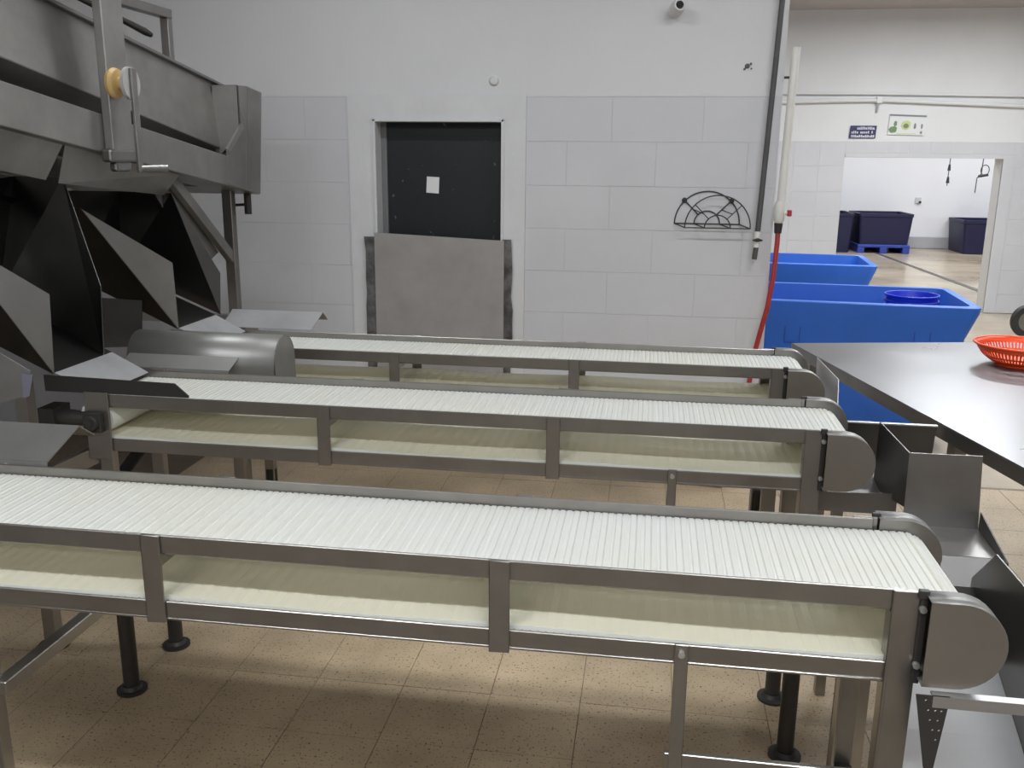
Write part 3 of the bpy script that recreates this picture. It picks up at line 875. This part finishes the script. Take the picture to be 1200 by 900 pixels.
# orange colander with slotted wall
cc = Vector((1.395, 3.66, TZ))
colr = thing('colander', tuple(cc), 'orange slotted plastic colander on the steel table', 'colander')
SG = 144
prof = [(.080, .004), (.098, .012), (.112, .021), (.126, .032), (.132, .038), (.146, .058), (.150, .066), (.157, .078)]
mbc = MB(); vs_ = []; fs = []
for (r, h) in prof:
    for j in range(SG):
        a = 2 * math.pi * j / SG
        vs_.append((cc.x + r * math.cos(a), cc.y + r * math.sin(a), cc.z + h))
for i in range(len(prof) - 1):
    for j in range(SG):
        if i in (2, 4) and j % 2 == 1:
            continue
        fs.append((i * SG + j, i * SG + (j + 1) % SG, (i + 1) * SG + (j + 1) % SG, (i + 1) * SG + j))
fs.append(tuple(range(SG)))
mbc.add(vs_, fs)
o = obj('bowl', mbc, 'orange', colr, smooth=60)
md = o.modifiers.new('solid', 'SOLIDIFY'); md.thickness = .0025
obj('rim', MB().tube([(cc.x + .160 * math.cos(2 * math.pi * k / 64), cc.y + .160 * math.sin(2 * math.pi * k / 64), cc.z + .079) for k in range(64)], .0042, 8, closed=True), 'orange', colr, smooth=60)
obj('foot_ring', MB().lathe(tuple(cc), [(.070, .005), (.072, 0), (.082, 0), (.084, .006)], 48), 'orange', colr, smooth=60)

# ------------------------------------------------------------------ blue tubs
def rloop(cx, cy, hx, hy, r, z, ang, n=5):
    pts = []
    for (sx, sy, a0) in ((1, 1, 0), (-1, 1, 90), (-1, -1, 180), (1, -1, 270)):
        for k in range(n + 1):
            a = R(a0 + 90 * k / n)
            x = sx * (hx - r) + r * math.cos(a); y = sy * (hy - r) + r * math.sin(a)
            pts.append((cx + x * math.cos(ang) - y * math.sin(ang), cy + x * math.sin(ang) + y * math.cos(ang), z))
    return pts


def loft(loops, cap_first=True, cap_last=True):
    mb = MB(); n = len(loops[0]); vs_ = []; fs = []
    for l in loops: vs_ += l
    for i in range(len(loops) - 1):
        for j in range(n):
            fs.append((i * n + j, i * n + (j + 1) % n, (i + 1) * n + (j + 1) % n, (i + 1) * n + j))
    if cap_first: fs.append(tuple(range(n - 1, -1, -1)))
    if cap_last: fs.append(tuple((len(loops) - 1) * n + j for j in range(n)))
    return mb.add(vs_, fs)


def tub(cx, cy, deg, label, h=.85, hx=.64, hy=.425):
    ang = R(deg)
    root = thing('plastic_tub', (cx, cy, 0), label, 'tub', 'blue tubs beside the wall corner')
    f = h / .85
    loops = [rloop(cx, cy, hx - .085, hy - .03, .05, .12 * f, ang), rloop(cx, cy, hx - .075, hy - .02, .05, .50 * f, ang), rloop(cx, cy, hx - .065, hy - .015, .05, .66 * f, ang),
             rloop(cx, cy, hx - .035, hy - .006, .05, .74 * f, ang), rloop(cx, cy, hx - .008, hy, .05, .81 * f, ang), rloop(cx, cy, hx, hy, .05, .845 * f, ang), rloop(cx, cy, hx - .006, hy - .006, .05, h, ang),
             rloop(cx, cy, hx - .05, hy - .05, .05, h, ang), rloop(cx, cy, hx - .06, hy - .055, .05, .80 * f, ang), rloop(cx, cy, hx - .12, hy - .08, .06, .50 * f, ang), rloop(cx, cy, hx - .13, hy - .09, .06, .18 * f, ang)]
    obj('tub_body', loft(loops), 'blue', root, smooth=35)

    def loc(x, y, z):
        return (cx + x * math.cos(ang) - y * math.sin(ang), cy + x * math.sin(ang) + y * math.cos(ang), z)
    for x in (-.42, 0, .42):
        mb = MB().beam(loc(x, -hy + .04, .06), loc(x, hy - .04, .06), .12, .125)
        obj('runner', mb, 'blue', root, bevel=0.01)
    for s in (-1, 1):
        x = .34 if s > 0 else -.37
        y = -hy + .0135
        mb = MB()
        for (a, b, c, d_) in ((x - .045, .724, x + .045, .73), (x - .045, .60, x + .045, .606), (x - .045, .606, x - .040, .724), (x + .040, .606, x + .045, .724)):
            mb.plate([loc(a, y, b * f), loc(c, y, b * f), loc(c, y, d_ * f), loc(a, y, d_ * f)], .006)
        obj('moulded_square', mb, 'blue_line', root)
        mb = MB().plate([loc(s * (hx - .062), -.13, .665 * f), loc(s * (hx - .062), .13, .665 * f), loc(s * (hx - .020), .10, .755 * f), loc(s * (hx - .020), -.10, .755 * f)], .012)
        obj('grip_shade', mb, 'blue_dark', root)  # dark plate painted as the shade inside the hand grip
        for yy in (-hy + .015,):
            obj('drain_plug', MB().lathe(loc(s * (hx - .10), yy, .60 * f), [(0, -.006), (.014, -.006), (.014, .004), (0, .004)], 12, 'y'), 'blue_dark', root)
    return root


tub(1.235, 5.88, -4.0, 'blue plastic tub holding the nested blue basins')
tub(1.13, 7.93, -4.0, 'empty blue plastic tub standing beyond the one with basins')

# nested basins inside the first tub, resting on its sloping floor
for k in range(3):
    bz = .563 + .034 * k
    bc = (1.56, 5.80, bz)
    b = thing('basin', bc, ['blue round basin at the bottom of the nest in the tub', 'blue round basin in the middle of the nest in the tub', 'blue round basin on top of the nest in the tub'][k], 'basin', 'nested basins in the tub')
    obj('basin_bowl', MB().lathe(bc, [(0, 0), (.105, 0), (.112, .006), (.145, .225), (.150, .23), (.150, .236), (.1465, .236), (.1422, .226), (.1095, .010), (0, .006)], 40), 'blue_basin', b, smooth=35)
    obj('basin_rim', MB().tube([(bc[0] + .151 * math.cos(2 * math.pi * q / 48), bc[1] + .151 * math.sin(2 * math.pi * q / 48), bc[2] + .232) for q in range(48)], .006, 8, closed=True), 'blue_basin', b, smooth=60)

# ------------------------------------------------------------------ things on the partition wall
wr = thing('wire_rack', (wx(0.25), WY - .02, wz(1.34)), 'half-round dark wire rack hung on the block wall', 'rack')


def ring(cx, cz, r, y): return arc((cx, y, cz), r, 180, 0, 22, 'xz')


wa, wb = WY - .004, WY - .055
ax, az, bx2, bz2 = wx(0.247), wz(1.354), wx(0.293), wz(1.338)
wr1 = .0032
Q1, Q2, Q3 = .147 * KW, .058 * KW, .150 * KW
obj('outer_hoop', MB().tube(ring(ax, az, Q1, wa), wr1, 8), 'wire', wr, smooth=60)
obj('outer_hoop', MB().tube(ring(bx2, bz2, Q1, wb), wr1, 8), 'wire', wr, smooth=60)
obj('inner_hoop', MB().tube(ring(ax, az, Q2, wa), wr1, 8), 'wire', wr, smooth=60)
obj('inner_hoop', MB().tube(ring(bx2, bz2, Q2, wb), wr1, 8), 'wire', wr, smooth=60)
obj('base_wire', MB().tube([(ax - Q1, wa, az), (ax + Q1, wa, az)], wr1, 8), 'wire', wr, smooth=60)
obj('base_wire', MB().tube([(bx2 - Q1, wb, bz2), (bx2 + Q1, wb, bz2)], wr1, 8), 'wire', wr, smooth=60)
for a in (135, 45):
    ca, sa = math.cos(R(a)), math.sin(R(a))
    obj('spoke', MB().tube([(ax + Q2 * ca, wa, az + Q2 * sa), (ax + Q3 * ca, wa, az + Q3 * sa)], wr1, 8), 'wire', wr, smooth=60)
    obj('spoke', MB().tube([(bx2 + Q2 * ca, wb, bz2 + Q2 * sa), (bx2 + Q1 * ca, wb, bz2 + Q1 * sa)], wr1 * .8, 8), 'wire', wr, smooth=60)
    obj('knob', MB().lathe((ax + Q3 * ca, wa - .006, az + Q3 * sa), [(0, -.010), (.012, -.008), (.013, .004), (0, .006)], 14, 'y'), 'black', wr, smooth=40)
    obj('tie_wire', MB().tube([(ax + .1 * ca, wa, az + .1 * sa), (bx2 + .1 * ca, wb, bz2 + .1 * sa)], wr1 * .8, 8), 'wire', wr, smooth=60)
for s in (-1, 1):
    obj('tie_wire', MB().tube([(ax + s * Q1, wa, az), (bx2 + s * Q1, wb, bz2)], wr1, 8), 'wire', wr, smooth=60)
    obj('tie_wire', MB().tube([(ax + s * Q2, wa, az), (bx2 + s * Q2, wb, bz2)], wr1, 8), 'wire', wr, smooth=60)

# security camera
CXc, CZc = wx(0.062), wz(2.285)
sc = thing('security_camera', (CXc, WY, CZc), 'small white security camera high on the block wall', 'camera')
obj('mount_plate', MB().lathe((CXc, WY - .008, CZc), [(0, -.012), (.030, -.012), (.036, .008)], 20, 'y', cap0=False), 'cctv', sc, smooth=40)
hd2 = obj('camera_head', MB().tube([(CXc - .017, WY - .018, CZc - .02), (CXc, WY - .07, CZc - .003), (CXc + .014, WY - .10, CZc + .005)], [.026, .033, .028], 18), 'cctv', sc, smooth=40)
obj('lens', MB().tube([(CXc + .012, WY - .098, CZc + .004), (CXc + .018, WY - .108, CZc + .007)], [.020, .016], 18), 'black', hd2, smooth=40)

# grey drop pipe with valve
gp = thing('drop_pipe', (wx(0.48), WY - .05, wz(1.20)), 'slim dark grey drop pipe with a valve in front of the wall end', 'pipe')
obj('pipe_run', MB().tube([(wx(0.5365), WY - .05, CEIL), (wx(0.508), WY - .05, wz(2.31)), (wx(0.4745), WY - .05, wz(1.325))], .0135, 12), 'grey_rod', gp, smooth=40)
vb = obj('valve_body', MB().tube([(wx(0.4745), WY - .05, wz(1.327)), (wx(0.4725), WY - .05, wz(1.255))], .0155, 14), 'pvc', gp, smooth=40)
obj('valve_lever', MB().tube([(wx(0.452), WY - .07, wz(1.288)), (wx(0.475), WY - .07, wz(1.290)), (wx(0.497), WY - .07, wz(1.288))], [.003, .010, .003], 10).tube([(wx(0.475), WY - .05, wz(1.29)), (wx(0.475), WY - .075, wz(1.29))], .007, 8), 'black', vb, smooth=40)
obj('pipe_end', MB().tube([(wx(0.4725), WY - .05, wz(1.257)), (wx(0.468), WY - .05, wz(1.200))], .0125, 12), 'grey_rod', gp, smooth=40)

# white water pipe with red handled tap, red hose
wp = thing('water_pipe', (WE + .026, WY - .02, wz(1.34)), 'white plastic water pipe with red tap handle at the wall end', 'pipe')
WPX = WE + .024
obj('pipe_run', MB().tube([(WPX + .020, WY - .02, wz(2.12)), (WPX + .004, WY - .02, wz(1.45))], .0205, 16), 'pvc', wp, smooth=40)
tapb = obj('tap_body', MB().tube([(WPX + .004, WY - .02, wz(1.46)), (WPX + .002, WY - .02, wz(1.445)), (WPX, WY - .02, wz(1.375)), (WPX, WY - .02, wz(1.362))], [.024, .028, .026, .016], 16)
           .tube([(WPX, WY - .02, wz(1.41)), (WPX + .04, WY - .03, wz(1.41))], .011, 10), 'pvc', wp, smooth=40)
obj('tap_handle', bx((WPX + .036, WY - .045, wz(1.396)), (WPX + .058, WY - .015, wz(1.424))), 'red_handle', tapb, bevel=0.004)
obj('pipe_clip', MB().box((WE - .002, WY - .025, wz(1.99)), (WPX + .03, WY - .012, wz(2.0))), 'steel_dark', wp)
hs = thing('red_hose', (WE - .04, WY - .03, 0), 'red hose hanging from the white pipe down past the wall corner', 'hose')
obj('hose', MB().tube([(WPX, WY - .02, wz(1.345)), (WPX, WY - .03, wz(1.28)), (WPX - .010, WY - .05, wz(1.12)), (WPX - .028, WY - .06, wz(.98)), (WPX - .055, WY - .06, wz(.86)), (WPX - .078, WY - .06, wz(.75)), (WPX - .095, WY - .05, .45), (WPX - .06, WY - .08, .16), (WPX - .10, WY - .14, .03), (WPX - .22, WY - .25, .016), (WPX - .40, WY - .22, .016)], .0125, 12), 'red', hs, smooth=50)
obj('hose_clamp', MB().tube([(WPX, WY - .02, wz(1.364)), (WPX, WY - .023, wz(1.318))], [.022, .0175], 14), 'steel_dark', hs, smooth=40)

# ------------------------------------------------------------------ things on the rear wall
cb = thing('wall_conduit', (2.6, RY, 2.24), 'white conduit line running along the rear wall above the signs', 'pipe')
obj('conduit', MB().tube([(0.9, RY - .03, 2.235), (1.9, RY - .03, 2.262), (2.35, RY - .03, 2.268), (2.7, RY - .03, 2.255), (3.9, RY - .03, 2.205), (6.0, RY - .03, 2.20)], .021, 10), 'rear_white', cb, smooth=40)
obj('conduit', MB().tube([(0.9, RY - .03, 2.34), (2.35, RY - .03, 2.335), (3.9, RY - .03, 2.31), (6.0, RY - .03, 2.29)], .014, 10), 'rear_white', cb, smooth=40)
obj('junction', bx((2.32, RY - .06, 2.235), (2.38, RY - .002, 2.30)), 'rear_white', cb, bevel=0.006)
obj('drop_tail', MB().tube([(2.345, RY - .03, 2.24), (2.34, RY - .012, 2.14)], .012, 8), 'far_grey', cb)

s1 = thing('wall_sign', (2.22, RY, 1.86), 'small navy sign with three rows of white lettering on the rear wall', 'sign')
obj('sign_plate', MB().plate([(2.075, RY - .008, 1.872), (2.350, RY - .008, 1.872), (2.357, RY - .008, 2.004), (2.085, RY - .008, 2.004)], .012, (0, 1, 0)), 'navy_sign', s1)
lt = MB()
for r_, (z, hgt) in enumerate(((1.977, .028), (1.935, .026), (1.893, .026))):
    x = 2.097
    while x < 2.335:
        wd = random.choice((.010, .013, .016))
        if random.random() > .12:
            lt.box((x, RY - .017, z - hgt / 2), (x + wd, RY - .0145, z + hgt / 2 - random.choice((0, .006))))
            if random.random() > .5: lt.box((x + wd, RY - .017, z - hgt / 2), (x + wd + .005, RY - .0145, z - hgt / 2 + .008))
        x += wd + .006
obj('lettering', lt, 'sign_text', s1)['kind'] = 'stuff'

s2 = thing('wall_poster', (2.66, RY, 1.9), 'white poster with green and yellow pictures on the rear wall', 'poster')
obj('poster_sheet', MB().plate([(2.475, RY - .008, 1.912), (2.845, RY - .008, 1.905), (2.857, RY - .008, 2.112), (2.482, RY - .008, 2.125)], .012, (0, 1, 0)), 'poster', s2)
obj('header_bar', MB().plate([(2.480, RY - .017, 2.108), (2.857, RY - .017, 2.095), (2.857, RY - .017, 2.112), (2.480, RY - .017, 2.125)], .004, (0, 1, 0)), 'poster_grey', s2)


def blob(x, z, rx, rz, m_, y=RY - .017):
    pts = [(x + rx * math.cos(2 * math.pi * k / 14) * random.uniform(.8, 1.1), y, z + rz * math.sin(2 * math.pi * k / 14) * random.uniform(.8, 1.1)) for k in range(14)]
    obj('picture', MB().plate(pts, .003, (0, 1, 0)), m_, s2)


blob(2.525, 1.965, .045, .036, 'poster_green'); blob(2.545, 2.025, .018, .03, 'poster_green')
blob(2.655, 2.015, .055, .050, 'poster_yellow'); blob(2.655, 2.005, .028, .026, 'poster_green', RY - .0205)
blob(2.748, 2.000, .014, .032, 'poster_grey'); blob(2.818, 2.000, .010, .028, 'poster_grey'); blob(2.816, 1.935, .012, .014, 'poster_grey')
obj('caption_line', bx((2.56, RY - .018, 1.920), (2.76, RY - .0145, 1.926)), 'poster_yellow', s2)

# ------------------------------------------------------------------ far room things
def far_tub(x0, x1, y, h, label, pallet):
    zb_ = .15 if pallet else 0.0
    cx, hx, hy = (x0 + x1) / 2, (x1 - x0) / 2, .5
    root = thing('navy_tub', (cx, y + hy, 0), label, 'tub', 'navy tubs in the far room')
    lo = [rloop(cx, y + hy, hx - .05, hy - .04, .06, zb_, 0), rloop(cx, y + hy, hx - .01, hy - .01, .06, h - .06, 0), rloop(cx, y + hy, hx, hy, .06, h - .05, 0), rloop(cx, y + hy, hx, hy, .06, h, 0),
          rloop(cx, y + hy, hx - .05, hy - .05, .05, h, 0), rloop(cx, y + hy, hx - .09, hy - .08, .05, zb_ + .06, 0)]
    obj('tub_body', loft(lo), 'navy', root, smooth=35)
    return root


far_tub(3.675, 4.63, 17.6, .70, 'navy plastic tub standing on a blue pallet', True)
far_tub(2.55, 3.60, 17.55, .70, 'navy plastic tub next to the one on the pallet', False)
far_tub(5.53, 6.75, 17.75, .60, 'navy plastic tub standing alone on the wet floor', False)
pl = thing('pallet', (4.15, 18.1, 0), 'blue plastic pallet under a navy tub', 'pallet')
obj('deck', bx((3.70, 17.58, .10), (4.60, 18.62, .15)), 'pallet', pl, bevel=0.01)
for x in (3.70, 4.09, 4.48):
    obj('block', bx((x, 17.58, 0), (x + .12, 18.62, .10)), 'pallet', pl, bevel=0.008)
# hanging cords
hc = thing('hanging_cable', (5.25, 18.0, 1.2), 'thin straight cable with two knots hanging in the far room', 'cable')
obj('cable', MB().tube([(5.24, 18.0, CEIL), (5.235, 18.0, 1.9), (5.225, 18.0, 1.20)], .008, 8), 'wire', hc, smooth=60)
for z, r_ in ((1.52, .028), (1.30, .030)):
    obj('connector', MB().tube([(5.23, 18.0, z + .055), (5.23, 18.0, z - .055)], [r_ * .6, r_], 10), 'black', hc, smooth=40)
hc = thing('hanging_cable', (5.8, 18.0, 1.05), 'cable with a coiled loop hanging in the far room', 'cable')
obj('cable', MB().tube([(5.80, 18.0, CEIL), (5.795, 18.0, 1.9), (5.785, 18.0, 1.42), (5.72, 18.0, 1.34), (5.715, 18.0, 1.08)], .009, 8), 'wire', hc, smooth=60)
obj('coil', MB().tube([(5.84 + .07 * math.cos(2 * math.pi * q / 20), 18.0, 1.48 + .09 * math.sin(2 * math.pi * q / 20)) for q in range(20)], .008, 8, closed=True), 'wire', hc, smooth=60)
obj('connector', MB().tube([(5.74, 18.0, 1.37), (5.90, 18.0, 1.40)], .024, 10), 'black', hc, smooth=40)
so = thing('wall_socket', (4.97, FY, .87), 'small grey socket on the bright far wall', 'socket')
obj('socket_plate', bx((4.92, FY - .03, .84), (5.02, FY, .96)), 'rear_grey', so, bevel=0.01)
obj('plug', bx((4.98, FY - .06, .85), (5.02, FY - .03, .89)), 'black', so, bevel=0.006)

# hand cart whose wheel shows beside the opening
ct = thing('hand_cart', (3.75, 9.2, 0), 'hand cart with black rubber wheel near the rear wall', 'cart')
wc = (3.60, 9.35, .16)
wh = obj('wheel', MB().lathe(wc, [(.10, -.03), (.15, -.032), (.162, -.018), (.162, .018), (.15, .032), (.10, .03)], 28, 'y'), 'rubber', ct, smooth=40)
obj('hub', MB().lathe(wc, [(0, -.02), (.10, -.02), (.10, .02), (0, .02)], 24, 'y'), 'steel', wh, smooth=40)
obj('fork', MB().beam((3.60, 9.30, .16), (3.95, 9.30, .42), .02, .03).beam((3.60, 9.40, .16), (3.95, 9.40, .42), .02, .03), 'steel', ct)
obj('axle', MB().tube([(3.60, 9.29, .16), (3.60, 9.41, .16)], .012, 10), 'steel', ct)
obj('tray', loft([rloop(4.25, 9.35, .22, .22, .05, .38, 0), rloop(4.25, 9.35, .36, .32, .06, .66, 0), rloop(4.25, 9.35, .34, .30, .06, .66, 0), rloop(4.25, 9.35, .20, .20, .05, .40, 0)]), 'steel', ct, smooth=35)
obj('stand', MB().beam((4.4, 9.2, 0), (4.4, 9.2, .42), .025, .025, (0, 1, 0)).beam((4.4, 9.5, 0), (4.4, 9.5, .42), .025, .025, (0, 1, 0)), 'steel', ct)
